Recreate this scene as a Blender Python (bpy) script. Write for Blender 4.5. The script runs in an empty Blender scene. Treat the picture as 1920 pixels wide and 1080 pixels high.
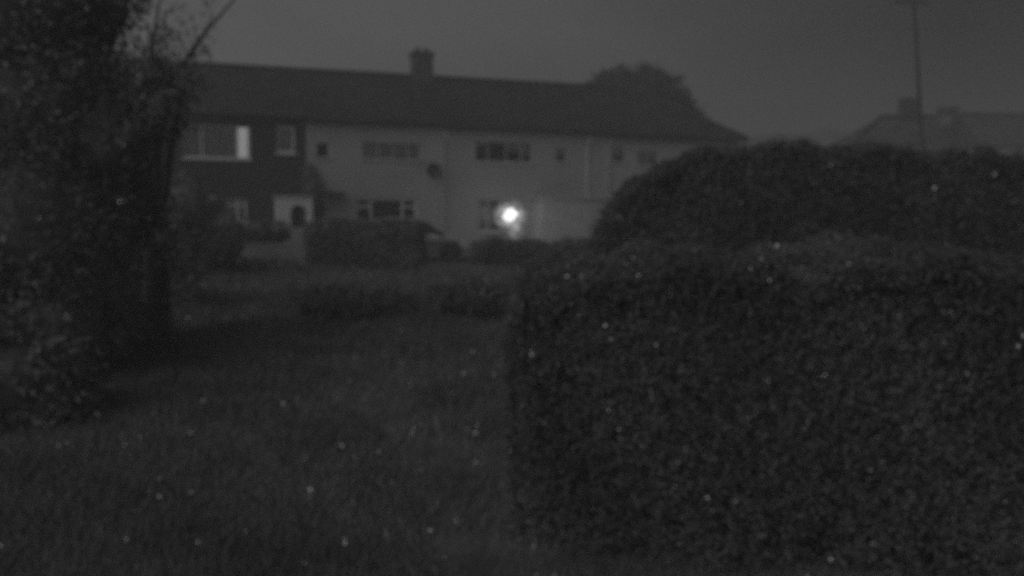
import bpy, math, random
import numpy as np
from mathutils import Vector, Matrix
random.seed(7)
RNG = np.random.default_rng(11)
S = bpy.context.scene
C = S.collection
R = math.radians

# ---------------------------------------------------------------- camera
F = 1800.0                                   # focal length in pixels of the 1920 px wide photograph
CAM = Vector((0, 0, 2.15))
PITCH, ROLL = R(-5.24), 0.012
fw = Vector((0, math.cos(PITCH), math.sin(PITCH)))
rt0 = Vector((1, 0, 0)); up0 = rt0.cross(fw)
rt = rt0 * math.cos(ROLL) + up0 * math.sin(ROLL)
up = up0 * math.cos(ROLL) - rt0 * math.sin(ROLL)
cam = bpy.data.cameras.new('camera'); camo = bpy.data.objects.new('camera', cam); C.objects.link(camo)
camo.matrix_world = Matrix(((rt.x, up.x, -fw.x, CAM.x), (rt.y, up.y, -fw.y, CAM.y), (rt.z, up.z, -fw.z, CAM.z), (0, 0, 0, 1)))
cam.sensor_width = 36; cam.lens = 36 * F / 1920
cam.clip_end = 2000
cam.dof.use_dof = True; cam.dof.focus_distance = 0.6; cam.dof.aperture_fstop = 7.8
S.camera = camo

# ---------------------------------------------------------------- sky, moonlight, exposure
SUN_EL, SUN_AZ = R(32), R(-140)              # azimuth clockwise from +Y
w = bpy.data.worlds.new('World'); S.world = w; w.use_nodes = True
nt = w.node_tree; nt.nodes.clear()
wo = nt.nodes.new('ShaderNodeOutputWorld'); bg = nt.nodes.new('ShaderNodeBackground')
sky = nt.nodes.new('ShaderNodeTexSky'); sky.sky_type = 'NISHITA'; sky.sun_disc = False
sky.sun_elevation = SUN_EL; sky.sun_rotation = SUN_AZ; sky.dust_density = 3.0
bw = nt.nodes.new('ShaderNodeRGBToBW'); nt.links.new(sky.outputs[0], bw.inputs[0])
tc = nt.nodes.new('ShaderNodeTexCoord')
mp = nt.nodes.new('ShaderNodeMapping'); mp.inputs['Scale'].default_value = (1.2, 1.2, 3.0)
nz = nt.nodes.new('ShaderNodeTexNoise'); nz.inputs['Scale'].default_value = 2.6; nz.inputs['Detail'].default_value = 3
nt.links.new(tc.outputs['Generated'], mp.inputs[0]); nt.links.new(mp.outputs[0], nz.inputs['Vector'])
cr = nt.nodes.new('ShaderNodeMapRange'); cr.inputs[1].default_value = .3; cr.inputs[2].default_value = .7
cr.inputs[3].default_value = .80; cr.inputs[4].default_value = 1.18
nt.links.new(nz.outputs['Fac'], cr.inputs[0])
# thick night cloud, brighter towards the town glow on the left
sx = nt.nodes.new('ShaderNodeSeparateXYZ'); nt.links.new(tc.outputs['Generated'], sx.inputs[0])
gl = nt.nodes.new('ShaderNodeMapRange'); gl.inputs[1].default_value = -.4; gl.inputs[2].default_value = .4
gl.inputs[3].default_value = 1.7; gl.inputs[4].default_value = .22
nt.links.new(sx.outputs['X'], gl.inputs[0])
cl = nt.nodes.new('ShaderNodeMath'); cl.operation = 'MULTIPLY'
nt.links.new(cr.outputs[0], cl.inputs[0]); nt.links.new(gl.outputs[0], cl.inputs[1])
mx = nt.nodes.new('ShaderNodeMath'); mx.operation = 'MULTIPLY'
# overcast evens the clear sky out: half sky model, half flat cloud
av = nt.nodes.new('ShaderNodeMix'); av.data_type = 'FLOAT'; av.inputs[0].default_value = .75; av.inputs[3].default_value = 1.0
nt.links.new(bw.outputs[0], av.inputs[2])
nt.links.new(av.outputs[0], mx.inputs[0]); nt.links.new(cl.outputs[0], mx.inputs[1])
nt.links.new(mx.outputs[0], bg.inputs['Color']); bg.inputs['Strength'].default_value = .05
nt.links.new(bg.outputs[0], wo.inputs[0])
sun = bpy.data.lights.new('sun', 'SUN'); sun.energy = .48; sun.angle = R(70)
suno = bpy.data.objects.new('sun', sun); C.objects.link(suno)
sd = Vector((math.sin(SUN_AZ) * math.cos(SUN_EL), math.cos(SUN_AZ) * math.cos(SUN_EL), math.sin(SUN_EL)))
suno.rotation_euler = sd.to_track_quat('Z', 'Y').to_euler()
S.view_settings.view_transform = 'Standard'; S.view_settings.look = 'None'
S.view_settings.exposure = 0.0; S.view_settings.gamma = 1.0
S.cycles.use_denoising = False; S.cycles.volume_bounces = 0; S.cycles.max_bounces = 6; S.cycles.transparent_max_bounces = 16

# ---------------------------------------------------------------- helpers
def ray(px, py): return fw * F + rt * (px - 960) - up * (py - 540)
def at(px, py, Y):                            # where a pixel of the photograph lies at distance Y
    d = ray(px, py); return CAM + d * (Y / d.y)
ANG = R(20)                                   # the terrace runs away to the right
P0 = Vector((-.23, 40.9, 0)); DU = Vector((math.cos(ANG), math.sin(ANG), 0)); DV = Vector((-math.sin(ANG), math.cos(ANG), 0))
def fp(px, py, v=0):                          # pixel -> (u, z) on the terrace's front plane
    d = ray(px, py); q = P0 + DV * v
    t = (q - CAM).dot(DV) / d.dot(DV); p = CAM + d * t
    return (p - P0).dot(DU), p.z
def tag(o, label=None, cat=None, group=None, kind=None):
    for k, v in (('label', label), ('category', cat), ('group', group), ('kind', kind)):
        if v: o[k] = v
    return o
def empty(name, loc, rz=0):
    o = bpy.data.objects.new(name, None); C.objects.link(o); o.location = loc; o.rotation_euler.z = rz
    o.empty_display_size = .3; return o
class MB:
    def __init__(s): s.v = []; s.f = []
    def add(s, vs, fs):
        b = len(s.v); s.v += [tuple(v) for v in vs]; s.f += [tuple(b + i for i in f) for f in fs]; return s
    def box(s, x0, x1, y0, y1, z0, z1):
        return s.add([(x0, y0, z0), (x1, y0, z0), (x1, y1, z0), (x0, y1, z0), (x0, y0, z1), (x1, y0, z1), (x1, y1, z1), (x0, y1, z1)],
                     [(0, 3, 2, 1), (4, 5, 6, 7), (0, 1, 5, 4), (1, 2, 6, 5), (2, 3, 7, 6), (3, 0, 4, 7)])
    def tube(s, pts, rad, n=8):
        pts = [Vector(p) for p in pts]; rad = rad if isinstance(rad, (list, tuple)) else [rad] * len(pts)
        vs = []; fs = []
        for i, p in enumerate(pts):
            d = (pts[min(i + 1, len(pts) - 1)] - pts[max(i - 1, 0)]).normalized()
            a = d.cross(Vector((0, 0, 1)) if abs(d.z) < .9 else Vector((1, 0, 0))).normalized(); b = d.cross(a)
            vs += [p + (a * math.cos(2 * math.pi * k / n) + b * math.sin(2 * math.pi * k / n)) * rad[i] for k in range(n)]
        for i in range(len(pts) - 1):
            fs += [(i * n + k, i * n + (k + 1) % n, (i + 1) * n + (k + 1) % n, (i + 1) * n + k) for k in range(n)]
        fs += [tuple(range(n))[::-1], tuple((len(pts) - 1) * n + k for k in range(n))]
        return s.add(vs, fs)
    def build(s, name, mat, parent=None, smooth=False):
        me = bpy.data.meshes.new(name); me.from_pydata(s.v, [], s.f); me.materials.append(mat)
        if smooth: me.shade_smooth()
        o = bpy.data.objects.new(name, me); C.objects.link(o)
        if parent: o.parent = parent
        return o
def npmesh(name, V, Q, mat, parent=None, k=4, pale=None):
    nq = len(Q)
    if pale is not None and len(pale[0]):
        Q = np.concatenate([Q, pale[1] + len(V)]); V = np.concatenate([V, pale[0]])
    me = bpy.data.meshes.new(name)
    me.vertices.add(len(V)); me.vertices.foreach_set('co', V.astype(np.float32).ravel())
    me.loops.add(Q.size); me.loops.foreach_set('vertex_index', Q.astype(np.int32).ravel())
    me.polygons.add(len(Q)); me.polygons.foreach_set('loop_start', np.arange(0, Q.size, k, dtype=np.int32))
    me.update(calc_edges=True); me.materials.append(mat)
    if pale is not None:
        me.materials.append(M['pale']); mi = np.zeros(len(Q), np.int32); mi[nq:] = 1; me.polygons.foreach_set('material_index', mi)
    o = bpy.data.objects.new(name, me); C.objects.link(o)
    if parent: o.parent = parent
    return o

# ---------------------------------------------------------------- materials
def mat(name, col, rough=.8, noise=None, amt=.25, bump=0, bscale=None, spec=.3, coord='Object'):
    m = bpy.data.materials.new(name); m.use_nodes = True; t = m.node_tree; p = t.nodes['Principled BSDF']
    p.inputs['Roughness'].default_value = rough; p.inputs['Specular IOR Level'].default_value = spec
    p.inputs['Base Color'].default_value = (col, col, col, 1)
    if noise:
        c = t.nodes.new('ShaderNodeTexCoord'); n = t.nodes.new('ShaderNodeTexNoise')
        n.inputs['Scale'].default_value = noise; n.inputs['Detail'].default_value = 6
        t.links.new(c.outputs[coord], n.inputs['Vector'])
        r = t.nodes.new('ShaderNodeMapRange'); r.inputs[1].default_value = .3; r.inputs[2].default_value = .7
        r.inputs[3].default_value = col * (1 - amt); r.inputs[4].default_value = col * (1 + amt)
        t.links.new(n.outputs['Fac'], r.inputs[0]); t.links.new(r.outputs[0], p.inputs['Base Color'])
        if bump:
            n2 = t.nodes.new('ShaderNodeTexNoise'); n2.inputs['Scale'].default_value = bscale or noise * 6
            t.links.new(c.outputs[coord], n2.inputs['Vector'])
            b = t.nodes.new('ShaderNodeBump'); b.inputs['Strength'].default_value = bump
            t.links.new(n2.outputs['Fac'], b.inputs['Height']); t.links.new(b.outputs[0], p.inputs['Normal'])
    return m
def mat_brick(name, col, mortar, sc=1.0, bw_=.22, bh=.075):
    m = bpy.data.materials.new(name); m.use_nodes = True; t = m.node_tree; p = t.nodes['Principled BSDF']
    p.inputs['Roughness'].default_value = .85
    c = t.nodes.new('ShaderNodeTexCoord'); mpn = t.nodes.new('ShaderNodeMapping'); mpn.inputs['Rotation'].default_value = (R(90), 0, 0)
    b = t.nodes.new('ShaderNodeTexBrick'); b.inputs['Scale'].default_value = sc
    b.inputs['Brick Width'].default_value = bw_; b.inputs['Row Height'].default_value = bh; b.inputs['Mortar Size'].default_value = .008
    b.inputs['Color1'].default_value = (col * .75,) * 3 + (1,); b.inputs['Color2'].default_value = (col * 1.3,) * 3 + (1,)
    b.inputs['Mortar'].default_value = (mortar,) * 3 + (1,)
    t.links.new(c.outputs['Object'], mpn.inputs[0]); t.links.new(mpn.outputs[0], b.inputs['Vector'])
    t.links.new(b.outputs['Color'], p.inputs['Base Color'])
    return m
def mat_leaf(name, lo, hi, pale=.004, palec=.8):
    m = bpy.data.materials.new(name); m.use_nodes = True; t = m.node_tree; p = t.nodes['Principled BSDF']
    p.inputs['Roughness'].default_value = .55; p.inputs['Specular IOR Level'].default_value = .15
    g = t.nodes.new('ShaderNodeNewGeometry'); r = t.nodes.new('ShaderNodeValToRGB')
    e = r.color_ramp.elements; e[0].color = (lo, lo, lo, 1); e[1].position = 1 - pale; e[1].color = (hi, hi, hi, 1)
    x = r.color_ramp.elements.new(min(1, 1 - pale * .9)); x.color = (palec, palec, palec, 1)
    t.links.new(g.outputs['Random Per Island'], r.inputs[0])
    c = t.nodes.new('ShaderNodeTexCoord'); n = t.nodes.new('ShaderNodeTexNoise'); n.inputs['Scale'].default_value = .8; n.inputs['Detail'].default_value = 3
    t.links.new(c.outputs['Object'], n.inputs['Vector'])
    k = t.nodes.new('ShaderNodeMapRange'); k.inputs[1].default_value = .35; k.inputs[2].default_value = .65; k.inputs[3].default_value = .75; k.inputs[4].default_value = 1.25
    t.links.new(n.outputs['Fac'], k.inputs[0])
    q = t.nodes.new('ShaderNodeMix'); q.data_type = 'RGBA'; q.blend_type = 'MULTIPLY'; q.inputs[0].default_value = 1
    t.links.new(r.outputs[0], q.inputs[6]); t.links.new(k.outputs[0], q.inputs[7]); t.links.new(q.outputs[2], p.inputs['Base Color'])
    return m
def mat_tiles(name, col):
    m = bpy.data.materials.new(name); m.use_nodes = True; t = m.node_tree; p = t.nodes['Principled BSDF']
    p.inputs['Roughness'].default_value = .8; p.inputs['Specular IOR Level'].default_value = .2
    c = t.nodes.new('ShaderNodeTexCoord'); b = t.nodes.new('ShaderNodeTexBrick'); b.inputs['Scale'].default_value = 1
    b.inputs['Brick Width'].default_value = .3; b.inputs['Row Height'].default_value = .26; b.inputs['Mortar Size'].default_value = .012
    b.inputs['Color1'].default_value = (col * .8,) * 3 + (1,); b.inputs['Color2'].default_value = (col * 1.25,) * 3 + (1,)
    b.inputs['Mortar'].default_value = (col * .4,) * 3 + (1,)
    n = t.nodes.new('ShaderNodeTexNoise'); n.inputs['Scale'].default_value = .9; n.inputs['Detail'].default_value = 5
    t.links.new(c.outputs['Object'], b.inputs['Vector']); t.links.new(c.outputs['Object'], n.inputs['Vector'])
    k = t.nodes.new('ShaderNodeMapRange'); k.inputs[1].default_value = .35; k.inputs[2].default_value = .65; k.inputs[3].default_value = .8; k.inputs[4].default_value = 1.25
    t.links.new(n.outputs['Fac'], k.inputs[0])
    q = t.nodes.new('ShaderNodeMix'); q.data_type = 'RGBA'; q.blend_type = 'MULTIPLY'; q.inputs[0].default_value = 1
    t.links.new(b.outputs['Color'], q.inputs[6]); t.links.new(k.outputs[0], q.inputs[7]); t.links.new(q.outputs[2], p.inputs['Base Color'])
    bu = t.nodes.new('ShaderNodeBump'); bu.inputs['Strength'].default_value = .5
    t.links.new(b.outputs['Fac'], bu.inputs['Height']); bu.invert = True; t.links.new(bu.outputs[0], p.inputs['Normal'])
    return m
def mat_emit(name, s, noise=0, base=.5):
    m = bpy.data.materials.new(name); m.use_nodes = True; p = m.node_tree.nodes['Principled BSDF']
    p.inputs['Base Color'].default_value = (base,) * 3 + (1,); p.inputs['Emission Color'].default_value = (1, 1, 1, 1)
    p.inputs['Emission Strength'].default_value = s
    return m
def mat_glass():
    m = bpy.data.materials.new('window_glass'); m.use_nodes = True; t = m.node_tree; t.nodes.clear()
    o = t.nodes.new('ShaderNodeOutputMaterial'); a = t.nodes.new('ShaderNodeBsdfTransparent'); g = t.nodes.new('ShaderNodeBsdfGlossy')
    g.inputs['Roughness'].default_value = .3; f = t.nodes.new('ShaderNodeFresnel'); f.inputs[0].default_value = 1.5
    a.inputs[0].default_value = (.95, .95, .95, 1)
    x = t.nodes.new('ShaderNodeMixShader'); t.links.new(f.outputs[0], x.inputs[0]); t.links.new(a.outputs[0], x.inputs[1]); t.links.new(g.outputs[0], x.inputs[2])
    t.links.new(x.outputs[0], o.inputs[0]); return m
M = dict(
    brick=mat_brick('dark_brick', .03, .04), render=mat('pale_render', .41, .9, .7, .10, .15, 30), render2=mat('cream_render', .38, .9, .5, .08, .15, 30),
    tiles=mat_tiles('roof_tiles', .055), white=mat('white_paint', .72, .5, 3, .06), dull=mat('weathered_white_paint', .48, .6, 4, .15),
    darkpaint=mat('dark_paint', .05, .5, 3, .2), glass=mat_glass(), room=mat('dark_room', .05, .9), net=mat('net_curtain', .8, .9, 6, .15),
    curtain=mat('curtain', .30, .9, 5, .25), chim=mat_brick('chimney_brick', .09, .12), pot=mat('clay_pot', .12, .8, 5, .2),
    plastic=mat('black_plastic', .03, .4), conc=mat('concrete', .28, .9, 2.5, .25, .3, 20), bark=mat('bark', .06, .9, 8, .4, .5, 30),
    wood=mat('creosoted_wood', .06, .85, 5, .3), soil=mat('soil_and_turf', .13, .95, 1.1, .35, .5, 14), paving=mat('mossy_path', .13, .9, 1.6, .3, .4, 12),
    asph=mat('asphalt', .06, .9, 3, .2), hedge=mat_leaf('hedge_leaves', .11, .14, .003, .9), tree=mat_leaf('tree_leaves', .16, .20, .003, .9), dark=mat_leaf('dark_leaves', .05, .09, .001, .6), privet=mat_leaf('privet_leaves', .14, .165, .002, .9), pale=mat('pale_speck', .9, .8),  # pale: colour of the flecks added for sensor noise
    shrub=mat_leaf('shrub_leaves', .15, .24, .005, .9), grass=mat_leaf('grass_blades', .17, .20, .002, .9), core=mat('inner_twigs', .03, .95, 6, .4),
    farwall=mat('far_wall', .2, .9, 1, .15), fartile=mat_tiles('far_roof_tiles', .10), far=mat('far_woods', .07, .95, .4, .4, .6, 3),
    lit=mat_emit('lit_curtain', .27), litdim=mat_emit('dim_curtain', .012, base=.4))

# ---------------------------------------------------------------- foliage
def leaf_quads(P, size, flat=0.0, aspect=.5):
    n = len(P); a = RNG.normal(size=(n, 3)); a /= np.linalg.norm(a, axis=1)[:, None]
    b = RNG.normal(size=(n, 3)); b -= (a * b).sum(1)[:, None] * a; b /= np.linalg.norm(b, axis=1)[:, None]
    s = size * RNG.uniform(.55, 1.35, (n, 1)); a = a * s; b = b * s * aspect
    V = np.stack([P - a, P + b, P + a, P - b], 1).reshape(-1, 3)
    return V, np.arange(4 * n).reshape(-1, 4)
def speck_quads(P, n, off=None):               # pale leaf-shaped flecks added outside to stand in for sensor noise
    P = P[RNG.integers(0, len(P), n)].copy(); d = np.linalg.norm(P[:, :2], axis=1)[:, None]
    P[:, :2] -= P[:, :2] / d * RNG.uniform(.02, .12, (n, 1)); P[:, 2] += .02
    V, Q = leaf_quads(P, .0018, aspect=.8); c = V.reshape(-1, 4, 3); m = c.mean(1, keepdims=True)
    V = (m + (c - m) * np.minimum(d[:, :, None], 22)).reshape(-1, 3)
    return (V if off is None else V - np.array(off)), Q
def clumps(Cn, per, sig):
    return np.repeat(Cn, per, 0) + RNG.normal(size=(len(Cn) * per, 3)) * sig
def ell_points(ells, n, lo=.72, hi=1.02):
    vol = np.array([e[3] * e[5] + e[3] * e[4] + e[4] * e[5] for e in ells]); vol /= vol.sum(); out = []
    for e, k in zip(ells, (vol * n).astype(int)):
        d = RNG.normal(size=(k, 3)); d /= np.linalg.norm(d, axis=1)[:, None]
        ph = np.sin(d[:, 0] * 5 + e[0]) * np.sin(d[:, 2] * 6 + e[1]) * .10
        r = RNG.uniform(lo, hi, k) + ph
        out.append(np.array(e[:3]) + d * r[:, None] * np.array([e[3], e[4], e[5]]))
    return np.concatenate(out)
def ico(ells, k=.8):
    V = []; Q = []; b = 0; nu, nv = 14, 9
    for e in ells:
        for j in range(nv + 1):
            for i in range(nu):
                th = math.pi * j / nv; ph = 2 * math.pi * i / nu
                rr = k * (1 + .12 * math.sin(3 * ph + e[0]) * math.sin(4 * th + e[2]))
                V.append((e[0] + e[3] * rr * math.sin(th) * math.cos(ph), e[1] + e[4] * rr * math.sin(th) * math.sin(ph), e[2] + e[5] * rr * math.cos(th)))
        for j in range(nv):
            for i in range(nu): Q.append((b + j * nu + i, b + j * nu + (i + 1) % nu, b + (j + 1) * nu + (i + 1) % nu, b + (j + 1) * nu + i))
        b = len(V)
    return np.array(V), np.array(Q)
def foliage(name, ells, n, per, sig, size, m, parent=None, core=.72, off=None, lo=.72):
    P = clumps(ell_points(ells, n, lo), per, sig)
    P = P[P[:, 2] > .02]; pq = speck_quads(P, int(n * (.05 if n < 1000 else .12)), off)
    V, Q = leaf_quads(P, size)
    if core:
        V2, Q2 = ico(ells, core); V2[:, 2] = np.maximum(V2[:, 2], .01)
        Q = np.concatenate([Q, Q2 + len(V)]); V = np.concatenate([V, V2])
    if off is not None: V = V - np.array(off)
    return npmesh(name, V, Q, m, parent, pale=pq)
def E(px, py, Y, rx, rz, ry=None):            # ellipsoid centred on a pixel at distance Y, radii in metres
    p = at(px, py, Y); return (p.x, p.y, p.z, rx, ry or rx, rz)
def shrub(name, ells, n, per, sig, size, m, label, cat, group=None, core=.72, stems=4):
    bx = sum(e[0] for e in ells) / len(ells); by = sum(e[1] for e in ells) / len(ells); root = empty(name, (bx, by, 0))
    tag(root, label, cat, group)
    foliage('foliage', ells, n, per, sig, size, m, root, core, (bx, by, 0))
    s = MB()
    for e in ells[:stems]:
        s.tube([(random.uniform(-.08, .08), random.uniform(-.08, .08), 0), ((e[0] - bx) * .5, (e[1] - by) * .5, e[2] * .55), (e[0] - bx, e[1] - by, e[2])], [.035, .025, .012], 6)
    s.build('stem', M['bark'], root)
    return root
def hedge(name, prof, Y0, Y1, thick, n, size, m, label, cat='hedge', group=None, seed=0):
    """prof: list of pixels of the hedge's top edge; distance runs linearly from Y0 to Y1 along it"""
    pts = [at(px, py, Y0 + (Y1 - Y0) * i / (len(prof) - 1)) for i, (px, py) in enumerate(prof)]
    a = np.array([(p.x, p.y, max(p.z, .12)) for p in pts]); seg = np.linalg.norm(np.diff(a[:, :2], axis=0), axis=1); cum = np.concatenate([[0], np.cumsum(seg)])
    def P(s): return np.stack([np.interp(s, cum, a[:, i]) for i in range(3)], 1)
    L = cum[-1]; hm = a[:, 2].mean(); Af, At = L * hm, L * thick
    nf = int(n * Af / (Af * 1.5 + At)); ntp = int(n * At / (Af * 1.5 + At)); nb = nf // 2
    out = []
    def wob(s, z): return .10 * np.sin(s * 2.1 + seed) + .07 * np.sin(z * 4 + s * 3.7) + .05 * np.sin(s * 7.3 + z * 5)
    for cnt, kind in ((nf, 0), (ntp, 1), (nb, 2)):
        s = RNG.uniform(0, L, cnt); p = P(s); top = p[:, 2].copy() + .05 * np.sin(s * 5 + seed) + .04 * np.sin(s * 13)
        if kind == 1: z = top - RNG.uniform(0, .12, cnt); dy = RNG.uniform(0, thick, cnt)
        else:
            z = top * RNG.uniform(0, 1, cnt) ** .8
            dy = (RNG.uniform(-.02, .14, cnt) + wob(s, z)) if kind == 0 else thick - RNG.uniform(0, .14, cnt)
        out.append(np.stack([p[:, 0], p[:, 1] + dy, z], 1))
    for end in (0, L):                        # the two ends
        k = int(nf * thick / L * .9); s = np.full(k, end) + RNG.uniform(-.08, .08, k); p = P(np.clip(s, 0, L))
        out.append(np.stack([p[:, 0] + RNG.uniform(-.08, .08, k), p[:, 1] + RNG.uniform(0, thick, k), p[:, 2] * RNG.uniform(0, 1, k)], 1))
    Cn = np.concatenate(out); Pn = clumps(Cn, 14, size * 1.3); Pn = Pn[Pn[:, 2] > .01]
    V, Q = leaf_quads(Pn, size)
    ss = np.linspace(.12, L - .12, 40); p = P(ss); V2 = []; Q2 = []
    for i in range(40):
        x, y, z = p[i]; z = max(z - .14, .03)
        V2 += [(x, y + .42, 0), (x, y + .42, z), (x, y + thick - .15, z), (x, y + thick - .15, 0)]
    for i in range(39):
        for k in range(4): Q2.append((i * 4 + k, i * 4 + (k + 1) % 4, i * 4 + 4 + (k + 1) % 4, i * 4 + 4 + k))
    Q2 += [(0, 1, 2, 3), (156, 159, 158, 157)]
    Q = np.concatenate([Q, np.array(Q2) + len(V)]); V = np.concatenate([V, np.array(V2)])
    base = np.array([a[:, 0].mean(), a[:, 1].mean(), 0])
    o = npmesh(name, V - base, Q, m, pale=speck_quads(Cn, int(n * .028), base)); o.location = base
    return tag(o, label, cat, group)

# ================================================================ THE SETTING
g = MB(); N = 60
for j in range(N + 1):
    for i in range(N + 1):
        x = -220 + 440 * i / N; y = -30 + 440 * j / N
        g.v.append((x, y, 0.0 if y < 70 else .15 * math.sin(x * .05) * math.sin(y * .03)))
for j in range(N):
    for i in range(N): g.f.append((j * (N + 1) + i, j * (N + 1) + i + 1, (j + 1) * (N + 1) + i + 1, (j + 1) * (N + 1) + i))
tag(g.build('ground', M['soil']), kind='structure')

def gp(px, py):                               # pixel -> point on the ground
    d = ray(px, py); t = -CAM.z / d.z; return CAM + d * t
# worn garden path running towards the camera
pc = [gp(640, 640), gp(690, 720), gp(760, 800), gp(830, 870), gp(890, 950), gp(940, 1060), gp(1000, 1250)]
pm = MB()
for i, p in enumerate(pc):
    d = (pc[min(i + 1, 6)] - pc[max(i - 1, 0)]); nrm = Vector((-d.y, d.x, 0)).normalized(); wd = .42 + .05 * math.sin(i * 2.3)
    for k in range(5): q = p + nrm * (wd * (k / 2 - 1)); pm.v.append((q.x, q.y, .006))
for i in range(6):
    for k in range(4): pm.f.append((i * 5 + k, i * 5 + k + 1, i * 5 + 6 + k, i * 5 + 5 + k))
tag(pm.build('path', M['paving']), kind='structure')
# lane in front of the terrace
rm = MB(); a0 = P0 + DU * -30 + DV * -7.5; a1 = P0 + DU * 34 + DV * -7.5; b1 = P0 + DU * 34 + DV * -4.2; b0 = P0 + DU * -30 + DV * -4.2
rm.add([(q.x, q.y, .005) for q in (a0, a1, b1, b0)], [(0, 1, 2, 3)]); tag(rm.build('road', M['asph']), kind='structure')
# far wooded hill
hm_ = MB(); nx = 140
for i in range(nx + 1):
    px = -300 + 2600 * i / nx; t = at(px, 252 + 7 * math.sin(px * .011) + 3 * math.sin(px * .06) + random.uniform(-1.5, 1.5), 150)
    hm_.v += [(t.x, t.y - 25, 0), (t.x, t.y - 8, t.z * .75 + random.uniform(-.3, .3)), (t.x, t.y, t.z), (t.x, t.y + 30, 0)]
for i in range(nx):
    for k in range(3): hm_.f.append((i * 4 + k, i * 4 + 4 + k, i * 4 + 5 + k, i * 4 + 1 + k))
tag(hm_.build('hills', M['far']), kind='structure')

# grass: blades over the part of the garden that can be seen
def grass(n, y0, y1, h, name='grass'):
    Y = y0 * (y1 / y0) ** RNG.uniform(0, 1, n * 2); X = RNG.uniform(-.62, .62, n * 2) * Y
    dens = .5 + .5 * np.sin(X * 1.7 + np.sin(Y * 1.1) * 2) * np.sin(Y * 1.3 + X * .6)
    pathx = np.interp(Y, [p.y for p in pc][::-1], [p.x for p in pc][::-1])
    inp = (np.abs(X - pathx) < .36) & (Y < pc[0].y)
    keep = (RNG.uniform(0, 1, n * 2) < .35 + .65 * dens) & ~(inp & (RNG.uniform(0, 1, n * 2) < .8))
    X = X[keep][:n]; Y = Y[keep][:n]; k = len(X); d = dens[keep][:n]
    hh = h * RNG.uniform(.4, 1.2, k) * (.6 + .7 * d) * np.clip(Y / 9, .8, 2.0); th = RNG.uniform(0, 2 * np.pi, k); wd = .005 * np.clip(Y / 5, 1, 5)
    lean = hh * RNG.uniform(.1, .8, k); la = RNG.uniform(0, 2 * np.pi, k)
    b1 = np.stack([X - np.cos(th) * wd, Y - np.sin(th) * wd, np.zeros(k)], 1); b2 = np.stack([X + np.cos(th) * wd, Y + np.sin(th) * wd, np.zeros(k)], 1)
    t = np.stack([X + np.cos(la) * lean, Y + np.sin(la) * lean, hh], 1)
    V = np.stack([b1, b2, t], 1).reshape(-1, 3)
    return tag(npmesh(name, V, np.arange(3 * k).reshape(-1, 3), M['grass'], k=3), 'rough dark grass covering the garden', 'grass', kind='stuff')
grass(300000, 4.2, 29, .11)
fy = 5 * (20 / 5) ** RNG.uniform(0, 1, 420); FP = np.stack([RNG.uniform(-.6, .6, 420) * fy, fy, RNG.uniform(.05, .12, 420)], 1)
FV, FQ = speck_quads(FP, 420); tag(npmesh('grass_specks', FV, FQ, M['pale']), 'pale flecks added over the rough grass in place of sensor noise', 'specks', kind='stuff')  # leaf-shaped flecks added to imitate sensor specks

# ================================================================ THE TERRACE
EAVE, RIDGE, DEEP = 5.08, 7.55, 3.8
def wall_front(mb, U, Z, holes, rev=.14):
    us = sorted({round(x, 4) for h in holes for x in h[:2]} | set(U)); zs = sorted({round(z, 4) for h in holes for z in h[2:]} | set(Z))
    for i in range(len(us) - 1):
        for j in range(len(zs) - 1):
            cu, cz = (us[i] + us[i + 1]) / 2, (zs[j] + zs[j + 1]) / 2
            if any(h[0] < cu < h[1] and h[2] < cz < h[3] for h in holes): continue
            mb.add([(us[i], 0, zs[j]), (us[i + 1], 0, zs[j]), (us[i + 1], 0, zs[j + 1]), (us[i], 0, zs[j + 1])], [(0, 1, 2, 3)])
    for a, b, c, d in holes:
        mb.add([(a, 0, c), (b, 0, c), (b, 0, d), (a, 0, d), (a, rev, c), (b, rev, c), (b, rev, d), (a, rev, d)],
               [(0, 4, 5, 1), (1, 5, 6, 2), (2, 6, 7, 3), (3, 7, 4, 0)])
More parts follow.
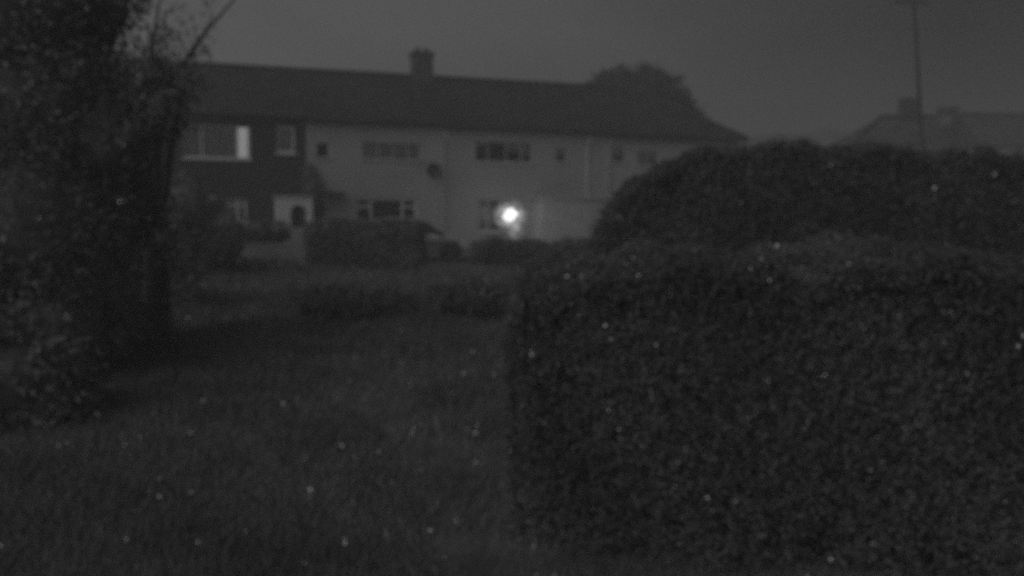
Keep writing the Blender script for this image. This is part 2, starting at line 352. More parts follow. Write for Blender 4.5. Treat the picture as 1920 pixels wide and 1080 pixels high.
def window(root, r, mull=(), trans=(), frame=None, curt='net', sill=True, drop=(), fwd=.055, lit=None):
    """r = (u0,u1,z0,z1) local; mull: fractions; trans: (light index, fraction up); drop: how far each light's net is open from below"""
    a, b, c, d = r; fm = frame or M['white']; f = MB(); y0, y1 = .07, .12
    f.box(a, b, y0, y1, c, c + fwd); f.box(a, b, y0, y1, d - fwd, d)
    f.box(a, a + fwd, y0, y1, c + fwd, d - fwd); f.box(b - fwd, b, y0, y1, c + fwd, d - fwd)
    ms = [a + (b - a) * m for m in mull]
    for m in ms: f.box(m - fwd / 2, m + fwd / 2, y0 + .003, y1 - .003, c + fwd, d - fwd)
    ed = [a + fwd] + ms + [b - fwd]
    for li, fr in trans: f.box(ed[li] + (fwd / 2 if li else 0), ed[li + 1] - (fwd / 2 if li + 1 < len(ed) - 1 else 0), y0 + .003, y1 - .003, c + (d - c) * fr - fwd * .45, c + (d - c) * fr + fwd * .45)
    w_ = f.build('window', fm, root)
    MB().box(a + fwd * .5, b - fwd * .5, .094, .1, c + fwd * .5, d - fwd * .5).build('pane', M['glass'], w_)
    # the dark room behind the glass
    rm_ = MB(); D = 1.2
    rm_.add([(a, .141, c), (b, .141, c), (b, .141, d), (a, .141, d), (a, D, c), (b, D, c), (b, D, d), (a, D, d)], [(0, 1, 5, 4), (1, 2, 6, 5), (2, 3, 7, 6), (3, 0, 4, 7), (4, 5, 6, 7)])
    rm_.build('room_recess', M['room'], w_)
    if sill: MB().box(a - .06, b + .06, -.07, .068, c - .07, c - .002).build('sill', fm, w_)
    if curt:
        for li in range(len(ed) - 1):
            dr = drop[li] if li < len(drop) else 0
            if dr >= 1: continue
            e0, e1 = ed[li] + .02, ed[li + 1] - .02; n = max(6, int((e1 - e0) / .035)); cm = MB(); zb = c + .03 + (d - c) * dr
            for k in range(n + 1):
                u = e0 + (e1 - e0) * k / n; yy = .165 + .012 * math.sin(k * 1.9); cm.v += [(u, yy, zb + .03 * math.sin(k * .7)), (u, yy, d - .03)]
            for k in range(n): cm.f.append((2 * k, 2 * k + 2, 2 * k + 3, 2 * k + 1))
            mt = M[curt] if lit is None or li != lit[0] else M[lit[1]]
            cm.build('curtain', mt, w_)
    return w_
def gutter(root, u0, u1, z):
    m = MB(); m.tube([(u0, -.353, z), (u1, -.353, z)], .055, 8); m.build('gutter', M['plastic'], root)
def drainpipe(root, u, z, m=None):
    t = MB(); t.tube([(u, -.33, z - .03), (u, -.30, z - .18), (u, -.075, z - .42), (u, -.075, .05)], .035, 8)
    for zz in (1.2, 2.9, 4.3): t.box(u - .05, u + .05, -.04, -.002, zz - .03, zz + .03)
    t.build('drainpipe', m or M['plastic'], root)
def slope(mb, u0, u1, v0, z0, v1, z1, n=10, rid=None):  # stepped tile courses
    for k in range(n):
        a = k / n; b = (k + 1) / n
        va, vb = v0 + (v1 - v0) * a, v0 + (v1 - v0) * b; za, zb = z0 + (z1 - z0) * a, z0 + (z1 - z0) * b
        ra = u1 if rid is None else u1 + (rid - u1) * a; rb = u1 if rid is None else u1 + (rid - u1) * b
        mb.add([(u0, va, za + .03), (ra, va, za + .03), (rb, vb, zb), (u0, vb, zb), (u0, va, za), (ra, va, za)], [(0, 1, 2, 3), (4, 5, 1, 0)])
def house(px0, px1, label, wallmat, windows, door=None, hip=False, u0=None, u1=None, dz=0.0, extra=None):
    ua = fp(px0, 300)[0] if u0 is None else u0; ub = fp(px1, 300)[0] if u1 is None else u1
    org = P0 + DU * ua; root = empty('terraced_house', org, ANG); W = ub - ua - .004
    tag(root, label, 'house', 'houses of the terrace')
    def rect(x0, x1, y0, y1):
        p = [fp(x0, (y0 + y1) / 2)[0], fp(x1, (y0 + y1) / 2)[0], fp((x0 + x1) / 2, y1)[1], fp((x0 + x1) / 2, y0)[1]]
        return (round(p[0] - ua, 3), round(p[1] - ua, 3), round(p[2], 3), round(p[3], 3))
    ws = [(rect(*w[0]), w[1]) for w in windows]; holes = [w[0] for w in ws]
    dr = None
    if door:
        dr = rect(door['px'][0], door['px'][1], door['px'][2], 460); dr = (dr[0], dr[1], .12, dr[3]); holes.append(dr)
    E_ = EAVE + dz
    mb = MB(); wall_front(mb, (0, W), (0, E_), holes)
    T = DEEP * 2
    mb.add([(0, 0, 0), (W, 0, 0), (W, T, 0), (0, T, 0), (0, 0, E_), (W, 0, E_), (W, T, E_), (0, T, E_)], [(1, 2, 6, 5), (2, 3, 7, 6), (3, 0, 4, 7), (4, 5, 6, 7)])
    if not hip: mb.add([(0.0, 0, E_), (0.0, T, E_), (0.0, DEEP, RIDGE - .1), (W, 0, E_), (W, T, E_), (W, DEEP, RIDGE - .1)], [(0, 2, 1), (3, 4, 5)])
    mb.build('wall', wallmat, root)
    rf = MB(); zo = E_ - .12; RZ = RIDGE
    if hip:
        We = W + .35; rd = W - DEEP + .3
        slope(rf, 0, We, -.28, zo, DEEP, RZ, 12, rd)
        for k in range(12):                                  # hipped end
            a = k / 12; b = (k + 1) / 12
            def q(s, t): return (We + (rd - We) * s, -.28 + (DEEP + .28) * s if t == 0 else T + .28 - (DEEP + .28) * s, zo + (RZ - zo) * s)
            rf.add([q(a, 0), q(a, 1), q(b, 1), q(b, 0)], [(0, 1, 2, 3)])
        rf.add([(0, T + .28, zo), (We, T + .28, zo), (rd, DEEP, RZ), (0, DEEP, RZ)], [(0, 3, 2, 1)])
        rf.add([(0, -.28, zo), (We, -.28, zo), (We, T + .28, zo), (0, T + .28, zo)], [(0, 3, 2, 1)])
        ridges = [[(0, DEEP, RZ + .03), (rd, DEEP, RZ + .03)], [(rd, DEEP, RZ + .02), (We, -.28, zo + .04)]]
    else:
        slope(rf, 0, W, -.28, zo, DEEP, RZ, 12)
        rf.add([(0, T + .28, zo), (W, T + .28, zo), (W, DEEP, RZ), (0, DEEP, RZ)], [(0, 3, 2, 1)])
        rf.add([(0, -.28, zo), (W, -.28, zo), (W, -.001, zo + .02), (0, -.001, zo + .02)], [(0, 3, 2, 1)])
        ridges = [[(0, DEEP, RZ + .03), (W, DEEP, RZ + .03)]]
    ro = rf.build('roof', M['tiles'], root)
    rt_ = MB()
    for rr in ridges: rt_.tube(rr, .10, 8)
    rt_.build('ridge_tiles', M['tiles'], ro)
    MB().box(0, W + (.35 if hip else 0), -.295, -.282, zo - .12, zo + .03).build('fascia', M['darkpaint'], root)
    gutter(root, 0, W, zo - .02)
    for r, k in ws: window(root, r, **k)
    return root, ua, W, dr, rect
def door_part(root, dr, m, panel=True, glazed=True):
    a, b, c, d = dr; f = MB(); f.box(a, a + .07, .03, .12, c, d); f.box(b - .07, b, .03, .12, c, d); f.box(a + .07, b - .07, .03, .12, d - .07, d)
    fr = f.build('door_frame', M['white'], root)
    q = MB(); q.box(a + .072, b - .072, .07, .115, c, d - .072)
    for (z0, z1) in ((c + .15, c + .8),): q.box(a + .18, b - .18, .055, .069, z0, z1)
    dd = q.build('door', m, root)
    if glazed: MB().box(a + .2, b - .2, .058, .069, c + 1.05, d - .25).build('pane', M['glass'], dd)
    h = MB(); h.tube([(b - .16, .02, c + .98), (b - .26, .02, c + .98)], .012, 6); h.tube([(b - .16, .02, c + .98), (b - .16, .07, c + .98)], .01, 6); h.build('handle', M['white'], dd)
    MB().box(a - .1, b + .1, -.35, -.004, 0, c - .01).build('doorstep', M['conc'], root)

# house hidden by the left-hand tree
B01 = 235; UB = [fp(B01, 300)[0], fp(574, 300)[0], fp(838, 300)[0], fp(1128, 300)[0]]
UEND = fp(1405, 268, -.38)[0] - .35
h0, *_ = house(0, 0, 'dark brick house at the left end of the terrace, mostly behind the large tree', M['brick'],
               [((150, 205, 240, 296), dict(mull=(.5,))), ((267, 285, 293, 352), dict(frame=M['white'], drop=(0,)))], u0=UB[0] - 6.2, u1=UB[0], dz=.32)
# dark brick house with the lit window
r1 = house(0, 0, 'dark brick house with one brightly lit pane in its wide upstairs window', M['brick'],
    [((342, 470, 234, 297), dict(mull=(.28, .80), fwd=.07, curt='net', drop=(0, 0, 0), lit=(2, 'lit'))),
     ((518, 553, 236, 287), dict(mull=(), fwd=.10, curt='net', drop=(.08,))),
     ((424, 463, 372, 415), dict(mull=(.55,), trans=((0, .7), (1, .7)), fwd=.07, drop=(.3, .2)))],
    door=dict(px=(541, 567, 385)), u0=UB[0], u1=UB[1], dz=.30)
root, ua, W, dr, rect = r1
door_part(root, dr, M['darkpaint'])
# pale arched porch surround in front of the door
pr = rect(515, 580, 370, 425); a, b = pr[0], pr[1]; top = pr[3]; c0, c1 = dr[0] - .02, dr[1] + .02; zc = dr[3] - (c1 - c0) / 2 + .02; rad = (c1 - c0) / 2
pm_ = MB(); y0, y1 = -.9, -.002; arc = [(c0 + rad - rad * math.cos(math.pi * k / 12), zc + rad * math.sin(math.pi * k / 12)) for k in range(13)]
for y in (y0, y0 + .14):
    fl = y == y0
    pm_.add([(a, y, 0), (c0, y, 0), (c0, y, zc), (a, y, zc)], [(0, 1, 2, 3)]); pm_.add([(c1, y, 0), (b, y, 0), (b, y, zc), (c1, y, zc)], [(0, 1, 2, 3)])
    for k in range(12):
        (u_, z_), (u2, z2) = arc[k], arc[k + 1]; pm_.add([(u_, y, z_), (u2, y, z2), (u2, y, top), (u_, y, top)], [(0, 1, 2, 3)])
    pm_.add([(a, y, zc), (c0, y, zc), (c0, y, top), (a, y, top)], [(0, 1, 2, 3)]); pm_.add([(c1, y, zc), (b, y, zc), (b, y, top), (c1, y, top)], [(0, 1, 2, 3)])
for k in range(12):
    (u_, z_), (u2, z2) = arc[k], arc[k + 1]; pm_.add([(u_, y0, z_), (u2, y0, z2), (u2, y0 + .14, z2), (u_, y0 + .14, z_)], [(0, 1, 2, 3)])
for u_ in (a, b): pm_.add([(u_, y0, 0), (u_, y1, 0), (u_, y1, top), (u_, y0, top)], [(0, 1, 2, 3)])
for u_ in (c0, c1): pm_.add([(u_, y0, 0), (u_, y0 + .14, 0), (u_, y0 + .14, zc), (u_, y0, zc)], [(0, 1, 2, 3)])
po = pm_.build('porch', M['white'], root)
MB().box(a - .06, b + .06, y0 - .06, -.003, top, top + .07).build('porch_roof', M['dull'], po)
drainpipe(root, .25, EAVE - .18)
# pale rendered house with the chimney
r2 = house(0, 0, 'pale rendered house left of the glowing light, under the tall chimney', M['render'],
    [((594, 617, 268, 296), dict(drop=(.9,), fwd=.04, frame=M['dull'], curt=None)),
     ((680, 788, 268, 299), dict(mull=(.27, .54, .78), frame=M['dull'], fwd=.045, drop=(0, .0, .12, .0))),
     ((668, 782, 372, 424), dict(mull=(.24, .76), trans=((0, .70), (2, .70)), fwd=.085, curt=None))],
    door=dict(px=(586, 614, 376)), u0=UB[1], u1=UB[2], dz=.24)
root2, ua2, W2, dr2, rect2 = r2
door_part(root2, dr2, M['darkpaint'])
MB().box(dr2[0] - .3, dr2[1] + .55, -.75, -.003, dr2[3] + .22, dr2[3] + .36).build('door_canopy', M['darkpaint'], root2)
drainpipe(root2, W2 - .15, EAVE - .18, M['dull'])
# chimney astride the ridge
uc0, zt = fp(773, 100, DEEP); uc1, _ = fp(808, 100, DEEP); uc0 -= ua2; uc1 -= ua2
ch = MB(); ch.box(uc0, uc1, DEEP - .4, DEEP + .4, RIDGE - .7, zt - .12); ch.box(uc0 - .06, uc1 + .06, DEEP - .46, DEEP + .46, zt - .12, zt + .06)
rf2 = [o for o in root2.children if o.name.startswith('roof')][0]
co = ch.build('chimney', M['chim'], rf2)
root2_ch = MB()
for k in (.28, .72):
    u_ = uc0 + (uc1 - uc0) * k; root2_ch.tube([(u_, DEEP, zt + .061), (u_, DEEP, zt + .27)], [.12, .095], 10)
root2_ch.build('chimney_pots', M['pot'], rf2)
# pale house behind the light
r3 = house(0, 0, 'pale rendered house with the glowing light in front of its ground floor window', M['render2'],
    [((892, 998, 266, 304), dict(mull=(.22, .54, .80), frame=M['dull'], fwd=.05, drop=(.7, 1, .55, .3))),
     ((1043, 1062, 278, 304), dict(frame=M['dull'], fwd=.04, drop=(.4,))),
     ((896, 968, 374, 434), dict(mull=(.27, .62), trans=((0, .68), (2, .68)), frame=M['dull'], fwd=.075, curt=None))],
    u0=UB[2], u1=UB[3], dz=.17)
root3, ua3, W3, _, rect3 = r3
# lean-to porch right of the light, coat paled partly to stand for its spill
lr = rect3(1000, 1122, 372, 440); lb = MB(); lb.box(lr[0], lr[1], -1.1, -.003, 0, lr[3] - .02)
lo = lb.build('porch', M['dull'], root3)
MB().box(lr[0] - .15, lr[1] + .25, -1.2, -.004, lr[3] - .018, lr[3] + .06).build('porch_roof', M['dull'], lo)
pd_ = MB(); pd_.box(lr[0] + 1.5, lr[0] + 2.3, -1.14, -1.102, .1, 2.0); pd_.build('door', M['dull'], lo)
drainpipe(root3, fp(1100, 330)[0] - ua3, EAVE - .18, M['white'])
# last house with the hipped roof end
r4 = house(0, 0, 'pale rendered house at the right end of the terrace, under the hipped roof end', M['render'],
    [((1150, 1172, 276, 304), dict(frame=M['dull'], fwd=.04, drop=(.4,))), ((1196, 1234, 284, 310), dict(mull=(.5,), frame=M['dull'], fwd=.05, drop=(.1, .35)))],
    hip=True, u0=UB[3], u1=UEND, dz=.09)
root4, ua4, W4, _, rect4 = r4
drainpipe(root4, .3, EAVE - .18, M['dull'])
vb = rect4(1120, 1128, 310, 316)

# satellite dish on the pale wall
du, dz_ = fp(809, 319); dl = P0 + DU * du
sdh = empty('satellite_dish', dl + Vector((0, 0, dz_)), ANG); tag(sdh, 'dark round satellite dish fixed high on the pale house wall', 'satellite dish')
dm = MB(); nr = 5; ns = 20
for j in range(nr + 1):
    rr = .30 * j / nr
    for k in range(ns):
        th = 2 * math.pi * k / ns; dm.v.append((rr * math.cos(th), -.34 + .45 * rr * rr * 1.0, rr * math.sin(th)))
for j in range(nr):
    for k in range(ns): dm.f.append((j * ns + k, j * ns + (k + 1) % ns, (j + 1) * ns + (k + 1) % ns, (j + 1) * ns + k))
dob = dm.build('dish', M['plastic'], sdh, True); so = dob.modifiers.new('s', 'SOLIDIFY'); so.thickness = .012
MB().tube([(0, -.004, -.12), (0, -.2, -.12), (0, -.335, 0)], .02, 8).build('bracket', M['plastic'], sdh)
am = MB(); am.tube([(0, -.33, -.26), (0, -.62, -.1)], .012, 6); am.tube([(0, -.60, -.11), (0, -.70, -.06)], .035, 8); am.build('receiver_arm', M['dull'], sdh)

# ================================================================ THE GLOWING LIGHT
gc = at(955, 403, 38.6)
gl_ = empty('glowing_light', gc); tag(gl_, 'blazing white ragged ball of light glowing in front of the ground floor window', 'light')
cm = MB(); nv, nu = 16, 24
for j in range(nv + 1):
    for i in range(nu):
        th = math.pi * j / nv; ph = 2 * math.pi * i / nu
        r_ = .19 * (1 + .32 * math.sin(3 * ph + 1) * math.sin(th) + .2 * math.sin(5 * th + 2 * ph) * math.sin(th) + .18 * math.cos(4 * ph - 3 * th) * math.sin(th))
        cm.v.append((r_ * math.sin(th) * math.cos(ph) * 1.0, r_ * math.sin(th) * math.sin(ph), r_ * math.cos(th) * 1.15 + .25 * r_ * math.sin(th) * math.cos(ph)))
for j in range(nv):
    for i in range(nu): cm.f.append(((j + 1) * nu + i, (j + 1) * nu + (i + 1) % nu, j * nu + (i + 1) % nu, j * nu + i))
cm.build('bright_core', mat_emit('white_glow', 1.6), gl_, True)
def glow_mat(name, dens, sc):
    m = bpy.data.materials.new(name); m.use_nodes = True; t = m.node_tree; t.nodes.clear(); o = t.nodes.new('ShaderNodeOutputMaterial')
    em = t.nodes.new('ShaderNodeEmission'); c = t.nodes.new('ShaderNodeTexCoord')
    L = t.nodes.new('ShaderNodeVectorMath'); L.operation = 'LENGTH'; t.links.new(c.outputs['Object'], L.inputs[0])
    a = t.nodes.new('ShaderNodeMapRange'); a.interpolation_type = 'SMOOTHSTEP'; a.inputs[1].default_value = .15; a.inputs[2].default_value = 1; a.inputs[3].default_value = 1; a.inputs[4].default_value = 0
    t.links.new(L.outputs['Value'], a.inputs[0])
    n = t.nodes.new('ShaderNodeTexNoise'); n.inputs['Scale'].default_value = sc; n.inputs['Detail'].default_value = 3; t.links.new(c.outputs['Object'], n.inputs['Vector'])
    r2_ = t.nodes.new('ShaderNodeMapRange'); r2_.inputs[1].default_value = .45; r2_.inputs[2].default_value = .62; t.links.new(n.outputs['Fac'], r2_.inputs[0])
    p = t.nodes.new('ShaderNodeMath'); p.operation = 'MULTIPLY'; t.links.new(a.outputs[0], p.inputs[0]); t.links.new(r2_.outputs[0], p.inputs[1])
    q = t.nodes.new('ShaderNodeMath'); q.operation = 'MULTIPLY'; q.inputs[1].default_value = dens; t.links.new(p.outputs[0], q.inputs[0])
    t.links.new(q.outputs[0], em.inputs['Strength']); t.links.new(em.outputs[0], o.inputs['Volume']); return m
def blob(name, m, off, sc):
    b = MB(); nv, nu = 10, 16
    for j in range(nv + 1):
        for i in range(nu):
            th = math.pi * j / nv; ph = 2 * math.pi * i / nu; b.v.append((math.sin(th) * math.cos(ph), math.sin(th) * math.sin(ph), math.cos(th)))
    for j in range(nv):
        for i in range(nu): b.f.append(((j + 1) * nu + i, (j + 1) * nu + (i + 1) % nu, j * nu + (i + 1) % nu, j * nu + i))
    o = b.build(name, m, gl_); o.location = off; o.scale = sc; return o
blob('halo', glow_mat('glow_halo', 2.0, 3.6), (.02, 0, -.02), (.80, .8, .74))
blob('glow_tail', glow_mat('glow_tail', .9, 2.2), (.22, 0, -.62), (.40, .5, .62))
pl = bpy.data.lights.new('glow', 'POINT'); pl.energy = 10; pl.shadow_soft_size = .3
plo = bpy.data.objects.new('glow', pl); C.objects.link(plo); plo.parent = gl_; plo.location = (.9, -.2, -.1)

# ================================================================ FAR HOUSES, POLE, TREE
def far_house(lbl, pxl, pxr, pyr, Y, hipl=True, chim=None):
    a = at(pxl, pyr, Y); b = at(pxr, pyr, Y); zr = a.z; ze = zr - 2.4; root = empty('distant_house', (a.x, Y, 0)); tag(root, lbl, 'house')
    L = b.x - a.x; hl = 3.4 if hipl else 0; W_ = 3.6
    MB().box(-hl + .2, L, -W_ + .2, W_ - .2, 0, ze).build('wall', M['farwall'], root)
    r_ = MB(); r_.add([(-hl, -W_, ze), (L, -W_, ze), (L, 0, zr), (0, 0, zr), (-hl, W_, ze), (L, W_, ze)], [(0, 1, 2, 3), (4, 3, 2, 5), (0, 3, 4), (1, 5, 2), (0, 4, 5, 1)])
    ro_ = r_.build('roof', M['fartile'], root)
    rg = MB(); rg.tube(([(-hl, -W_, ze)] if hipl else []) + [(0, 0, zr + .03), (L, 0, zr + .03)], .13, 8); rg.build('ridge_tiles', M['plastic'], ro_)
    if chim:
        x0, x1, yt = chim; c0_ = at(x0, yt, Y); c1_ = at(x1, yt, Y); m = MB(); m.box(c0_.x - a.x, c1_.x - a.x, -.45, .45, zr - .6, c0_.z); m.box(c0_.x - a.x - .06, c1_.x - a.x + .06, -.51, .51, c0_.z, c0_.z + .1)
        m.build('chimney', M['darkpaint'], ro_)
    for k, u_ in enumerate((1.0, 3.2, 5.2)):
        if u_ + 1 < L:
            f = MB(); f.box(u_, u_ + 1, -W_ + .14, -W_ + .198, ze - 1.5, ze - .4); wv = f.build('window', M['dull'], root)
            MB().box(u_ + .08, u_ + .92, -W_ + .12, -W_ + .138, ze - 1.42, ze - .48).build('pane', M['room'], wv)
    return root
far_house('distant hipped house with a square chimney beside the telegraph pole', 1652, 1752, 219, 62, True, (1690, 1719, 188))
far_house('distant house at the right edge with a long straight ridge', 1800, 2060, 215, 70, False, (1760, 1792, 204))
bsh = shrub('bush', [E(1775, 232, 61, .7, .7)], 60, 14, .12, .09, M['tree'], 'small bush top between the two distant houses', 'bush')
# telegraph pole
pb = at(1730, 290, 46); pt = at(1711, -40, 46); d_ = (pt - pb).normalized(); ft = pb - d_ * (pb.z / d_.z)
tp = empty('telegraph_pole', ft); tag(tp, 'thin leaning telegraph pole rising above the right hedge beside a distant chimney', 'telegraph pole')
MB().tube([(0, 0, 0), (pt - ft) * .5, pt - ft], [.12, .10, .085], 10).build('pole', M['wood'], tp)
tpt = pt - ft; MB().box(tpt.x - .85, tpt.x + .85, tpt.y - .05, tpt.y + .05, tpt.z - 1.12, tpt.z - 1.0).build('crossarm', M['wood'], tp)
# tree behind the terrace roof
def tree(name, ells, n, per, sig, size, m, lbl, base, core=.72, limbs=None, group=None):
    root = empty(name, base); tag(root, lbl, 'tree', group)
    foliage('crown', ells, n, per, sig, size, m, root, core, base)
    t = MB(); b = Vector(base); cx = Vector((sum(e[0] for e in ells) / len(ells), sum(e[1] for e in ells) / len(ells), min(e[2] for e in ells))) - b
    t.tube([(0, 0, 0), cx * .5 + Vector((.05, 0, 0)), cx], [.2, .16, .12], 10)
    for e in ells: q = Vector(e[:3]) - b; t.tube([cx * .8, (cx + q) / 2 + Vector((0, 0, .1)), q], [.09, .06, .025], 7)
    for l in limbs or []: t.tube([Vector(p) - b for p in l[0]], l[1], 6)
    t.build('trunk', M['bark'], root)
    return root
Yb = 55; tb = at(1195, 300, Yb)
tree('round_tree', [E(1200, 195, Yb, 2.4, 2.0), E(1140, 172, Yb, 1.2, 1.0), E(1215, 152, Yb, 1.1, .9), E(1163, 145, Yb, .6, .6), E(1250, 190, Yb, 1.4, 1.4), E(1110, 195, Yb, 1.0, 1.2), E(1288, 226, Yb, 1.3, 1.0)],
     1000, 16, .16, .10, M['dark'], 'round dark tree rising behind the roof at the right end of the terrace', (tb.x, Yb, 0))

# ================================================================ HEDGES AND GARDEN
hedge('tall_hedge', [(1122, 480), (1138, 430), (1158, 392), (1182, 362), (1210, 337), (1250, 311), (1320, 292), (1400, 279), (1500, 277), (1650, 282), (1760, 287), (1900, 296), (2060, 302)],
      14.4, 13.6, 1.3, 12000, .036, M['hedge'], 'tall dark hedge filling the right side up to the roofline')
hedge('near_hedge', [(975, 640), (984, 560), (1010, 532), (1100, 516), (1250, 508), (1400, 503), (1600, 500), (1800, 500), (2080, 500)],
      5.9, 5.0, 2.2, 21000, .0145, M['privet'], 'lower dark hedge nearest the camera with a square left end', seed=2)
hedge('block_hedge', [(580, 424), (640, 421), (700, 424), (784, 426)], 28, 28, 1.0, 1500, .06, M['tree'], 'flat topped dark hedge in front of the pale house with the chimney', seed=4)
hedge('low_hedge', [(896, 462), (920, 456), (960, 458), (1020, 462), (1090, 458), (1160, 452)], 30, 31, .9, 1600, .06, M['tree'], 'low hedge running below the glowing light', seed=5)
# parked car seen from the side, its rear half behind the flat topped hedge
cq = at(800, 470, 34); cz = empty('parked_car', (cq.x - .45, 34, 0), R(12)); tag(cz, 'grey parked hatchback showing its curved roof and bonnet beyond the flat topped hedge', 'car')
def sect(pts, y0, y1, inset=0):               # side outline (x,z) -> solid with rounded flanks
    m = MB(); n = len(pts); ys = [y0 + .12, y0, y0, y1, y1, y1 - .12]; zc = [.06, .0, 0, 0, 0, .06]
    cx = sum(p[0] for p in pts) / n; cz_ = sum(p[1] for p in pts) / n
    lay = [(y0, .90), (y0 + .05, .97), (y0 + .16, 1.0), (y1 - .16, 1.0), (y1 - .05, .97), (y1, .90)]
    for y, k in lay: m.v += [(cx + (x - cx) * (.5 + .5 * k), y, cz_ + (z - cz_) * k) for x, z in pts]
    for a in range(5):
        for i in range(n): m.f.append((a * n + i, a * n + (i + 1) % n, a * n + n + (i + 1) % n, a * n + n + i))
    m.f += [tuple(range(n))[::-1], tuple(5 * n + i for i in range(n))]
    return m
M['car'] = mat('car_paint', .42, .5, 2, .05, spec=.5)
arch = lambda cx: [(cx + .36 * math.cos(math.pi * k / 8), .28 + .36 * math.sin(math.pi * k / 8)) for k in range(9)]
low = [(-2.0, .3)] + arch(-1.25)[::-1] + arch(1.25)[::-1] + [(1.98, .3), (2.05, .5), (2.0, .72), (1.75, .84), (1.0, .94), (-1.85, .98), (-2.05, .75)]
body = sect(low, -.84, .84).build('body', M['car'], cz, True)
sect([(1.02, .90), (.35, 1.36), (0, 1.43), (-.9, 1.44), (-1.55, 1.34), (-1.9, .92)], -.74, .74).build('cabin_glass', mat('car_glass', .02, .1, spec=.6), cz, True)
MB().add([(.38, -.70, 1.365), (0, -.70, 1.435), (-.9, -.70, 1.445), (-1.55, -.70, 1.345), (.38, .70, 1.365), (0, .70, 1.435), (-.9, .70, 1.445), (-1.55, .70, 1.345),
          (.38, -.70, 1.40), (0, -.70, 1.47), (-.9, -.70, 1.48), (-1.55, -.70, 1.38), (.38, .70, 1.40), (0, .70, 1.47), (-.9, .70, 1.48), (-1.55, .70, 1.38)],
         [(8, 9, 13, 12), (9, 10, 14, 13), (10, 11, 15, 14), (0, 1, 9, 8), (1, 2, 10, 9), (2, 3, 11, 10), (4, 12, 13, 5), (5, 13, 14, 6), (6, 14, 15, 7), (0, 8, 12, 4), (3, 7, 15, 11)]).build('roof', M['car'], cz)
for px_ in (.95, -.15, -1.1):
    for sy in (-1, 1): MB().tube([(px_, sy * .765, .93), (px_ - .55 if px_ > .5 else px_, sy * .70, 1.38)], .035, 6).build('pillar', M['car'], cz)
for wx in (1.25, -1.25):
    for wy in (-.80, .80):
        o_s = 1 if wy > 0 else -1
        wh = MB().tube([(wx, wy - .09, .31), (wx, wy + .09, .31)], .31, 20).build('wheel', M['plastic'], cz)
        MB().tube([(wx, wy + o_s * .085, .31), (wx, wy + o_s * .1, .31)], .19, 12).build('rim', M['darkpaint'], wh)
for hy in (-.6, .6): MB().box(1.93, 2.01, hy - .16, hy + .16, .62, .74).build('headlight', M['white'], cz)
for hy in (-.66, .66): MB().box(-2.02, -1.96, hy - .1, hy + .1, .75, .95).build('tail_light', M['curtain'], cz)
MB().box(.72, .86, -.98, -.80, .93, 1.05).build('wing_mirror', M['plastic'], cz)
# pale low garden wall
wl = at(440, 458, 28.5); wr = at(545, 458, 28.5); pR = at(577, 427, 28.5)
gw = empty('garden_wall', (wl.x, 28.5, 0)); tag(gw, 'low pale garden wall with a taller end panel below the arched porch', 'wall')
MB().box(0, wr.x - wl.x, 0, .12, 0, wl.z).build('wall', M['conc'], gw)
MB().box(wr.x - wl.x + .002, pR.x - wl.x, -.02, .14, 0, pR.z).build('end_panel', M['conc'], gw)
MB().box(-.03, wr.x - wl.x - .002, -.03, .15, wl.z + .001, wl.z + .05).build('coping', M['conc'], gw)
for i, (e, lbl) in enumerate((
    ([E(480, 508, 27, .6, .22), E(530, 510, 27, .5, .2)], 'low ragged shrub growing against the foot of the pale garden wall'),
    ([E(480, 438, 29.5, .75, .28), E(525, 436, 29.7, .4, .28)], 'dark shrub behind the pale garden wall'),
    ([E(405, 470, 26, .7, .7), E(430, 440, 27, .45, .5)], 'dark leafy shrub at the left end of the pale garden wall'),
    ([E(350, 400, 24, .75, 1.0), E(330, 470, 24, .8, .9)], 'tall loose shrub in front of the dark brick house'),
    ([E(250, 520, 18, 1.1, 1.1), E(330, 560, 18, .7, .6)], 'broad dark shrub below the whippy bare tree'),
    ([E(120, 640, 13, 1.1, 1.0), E(230, 690, 13, .6, .55)], 'spreading dark shrub at the foot of the large left tree'),
    ([E(20, 830, 9, .7, .7), E(100, 900, 9, .4, .35)], 'near shrub in the bottom left corner'),
    ([E(905, 552, 17, .45, .14), E(850, 556, 17, .35, .12)], 'small mound of pale leaves left of the square ended hedge'),
    ([E(640, 567, 16.5, .7, .15), E(720, 570, 16.8, .55, .13)], 'low ground hugging shrub in the middle of the rough lawn'))):
    e = [(a, b, max(c, f * .5), d, dd_, f) for a, b, c, d, dd_, f in e]
    shrub('garden_shrub', e, 200 if i < 4 else 420, 14, .09, .035 + .001 * e[0][1], M['shrub' if i in (0, 3, 7) else 'tree'], lbl, 'shrub', 'shrubs about the garden')
# climbing plant on the brick corner
shrub('climbing_plant', [(lambda q: (q.x, q.y, z_, .28, .15, .45))(P0 + DU * (fp(px_, 330)[0]) + DV * -.12) for px_, z_ in ((577, 3.1), (586, 2.8), (594, 2.4), (580, 2.5))],
      160, 14, .07, .04, M['tree'], 'dark climbing plant at the corner where brick meets pale render', 'climbing plant', core=.6)
# large left tree
T0 = at(20, 700, 11)
tree('leafy_tree', [E(-20, 60, 11, 1.1, 1.2), E(110, -20, 11, .9, .7), E(60, 200, 11, 1.1, 1.0), E(150, 150, 11, .55, .6), E(190, 260, 11, .55, .6), E(70, 400, 11, 1.2, 1.1), E(200, 400, 11.3, .6, .7),
                    E(215, 30, 11.2, .18, .2), E(160, 520, 11.2, .6, .6), E(-60, 560, 11, 1.0, .9), E(100, 620, 11, .8, .6), E(240, 330, 11.4, .35, .5)],
     2600, 16, .09, .04, M['tree'], 'large dense dark tree filling the left edge of the view', (T0.x, 11, 0))
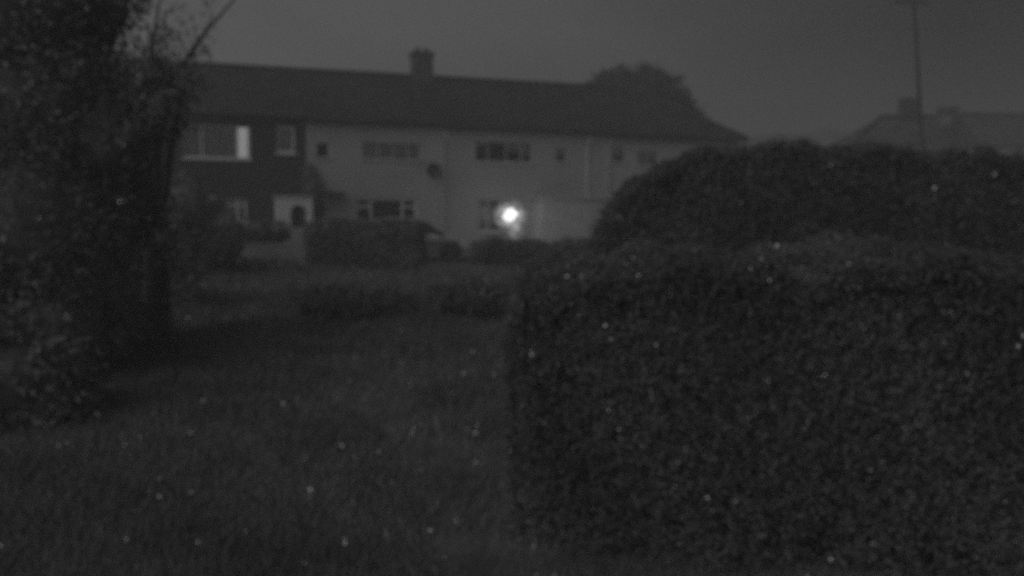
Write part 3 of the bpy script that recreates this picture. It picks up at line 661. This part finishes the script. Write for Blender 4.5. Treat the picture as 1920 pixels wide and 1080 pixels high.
# sparse whippy tree between the big tree and the terrace
YW = 14.0; wbv = at(290, 560, YW); wb = (wbv.x, YW, 0)
def pp(px, py, dy=0): q = at(px, py, YW + dy); return (q.x, q.y, q.z)
limbs = [([pp(285, 320), pp(280, 160), pp(290, 60), pp(303, -20)], [.05, .035, .022, .012]),
         ([pp(290, 300), pp(320, 150), pp(355, 105), pp(390, 55), pp(445, -8)], [.05, .04, .03, .022, .012]),
         ([pp(283, 120), pp(262, 88), pp(232, 62)], [.018, .012, .006]), ([pp(286, 70), pp(272, 40), pp(250, 22)], [.014, .01, .005]),
         ([pp(355, 105), pp(330, 62), pp(305, 48)], [.016, .012, .005]), ([pp(345, 115), pp(392, 90), pp(400, 125)], [.014, .01, .005]),
         ([pp(383, 66), pp(398, 30), pp(392, 12)], [.012, .008, .004]), ([pp(281, 150), pp(318, 108), pp(330, 85)], [.016, .01, .005]),
         ([pp(290, 60), pp(320, 18), pp(350, 8)], [.012, .008, .004]), ([pp(300, 220), pp(350, 170), pp(375, 190)], [.02, .012, .006]),
         ([pp(280, 180), pp(245, 130), pp(222, 118)], [.018, .012, .006]), ([pp(340, 120), pp(370, 75), pp(362, 40)], [.012, .008, .004])]
wt = tree('whippy_tree', [E(288, 128, YW, .26, .42), E(262, 150, YW, .32, .4), E(300, 200, YW, .42, .5), E(262, 250, YW, .35, .3), E(345, 160, YW, .26, .25), E(240, 400, YW, .45, .5), E(310, 450, YW, .4, .5)],
     330, 12, .09, .04, M['tree'], 'sparse tree with two long bare stems arching up against the sky', wb, core=.45, limbs=limbs)
# loose twigs and leaves against the sky
tw = clumps(np.array([pp(random.uniform(215, 400), random.uniform(5, 125), random.uniform(-.4, .4)) for _ in range(70)]), 6, .06)
tw = np.concatenate([tw, clumps(np.array([pp(*q) for q in ((308, 52), (318, 56), (325, 62), (236, 45), (262, 25), (392, 88), (362, 104), (355, 112), (345, 118), (385, 75), (338, 108))]), 14, .05)])
V, Q = leaf_quads(tw - np.array(wb), .035); npmesh('loose_leaves', V, Q, M['tree'], wt)

# ================================================================ HAZE
hz = MB().box(-225, 225, -35, 415, -1, 15.5)
hm = bpy.data.materials.new('haze'); hm.use_nodes = True; t = hm.node_tree; t.nodes.clear()
o_ = t.nodes.new('ShaderNodeOutputMaterial'); pv = t.nodes.new('ShaderNodeVolumePrincipled'); pv.inputs['Color'].default_value = (.9, .9, .9, 1)
pv.inputs['Density'].default_value = .0088; t.links.new(pv.outputs[0], o_.inputs['Volume'])
tag(hz.build('haze', hm), kind='stuff')
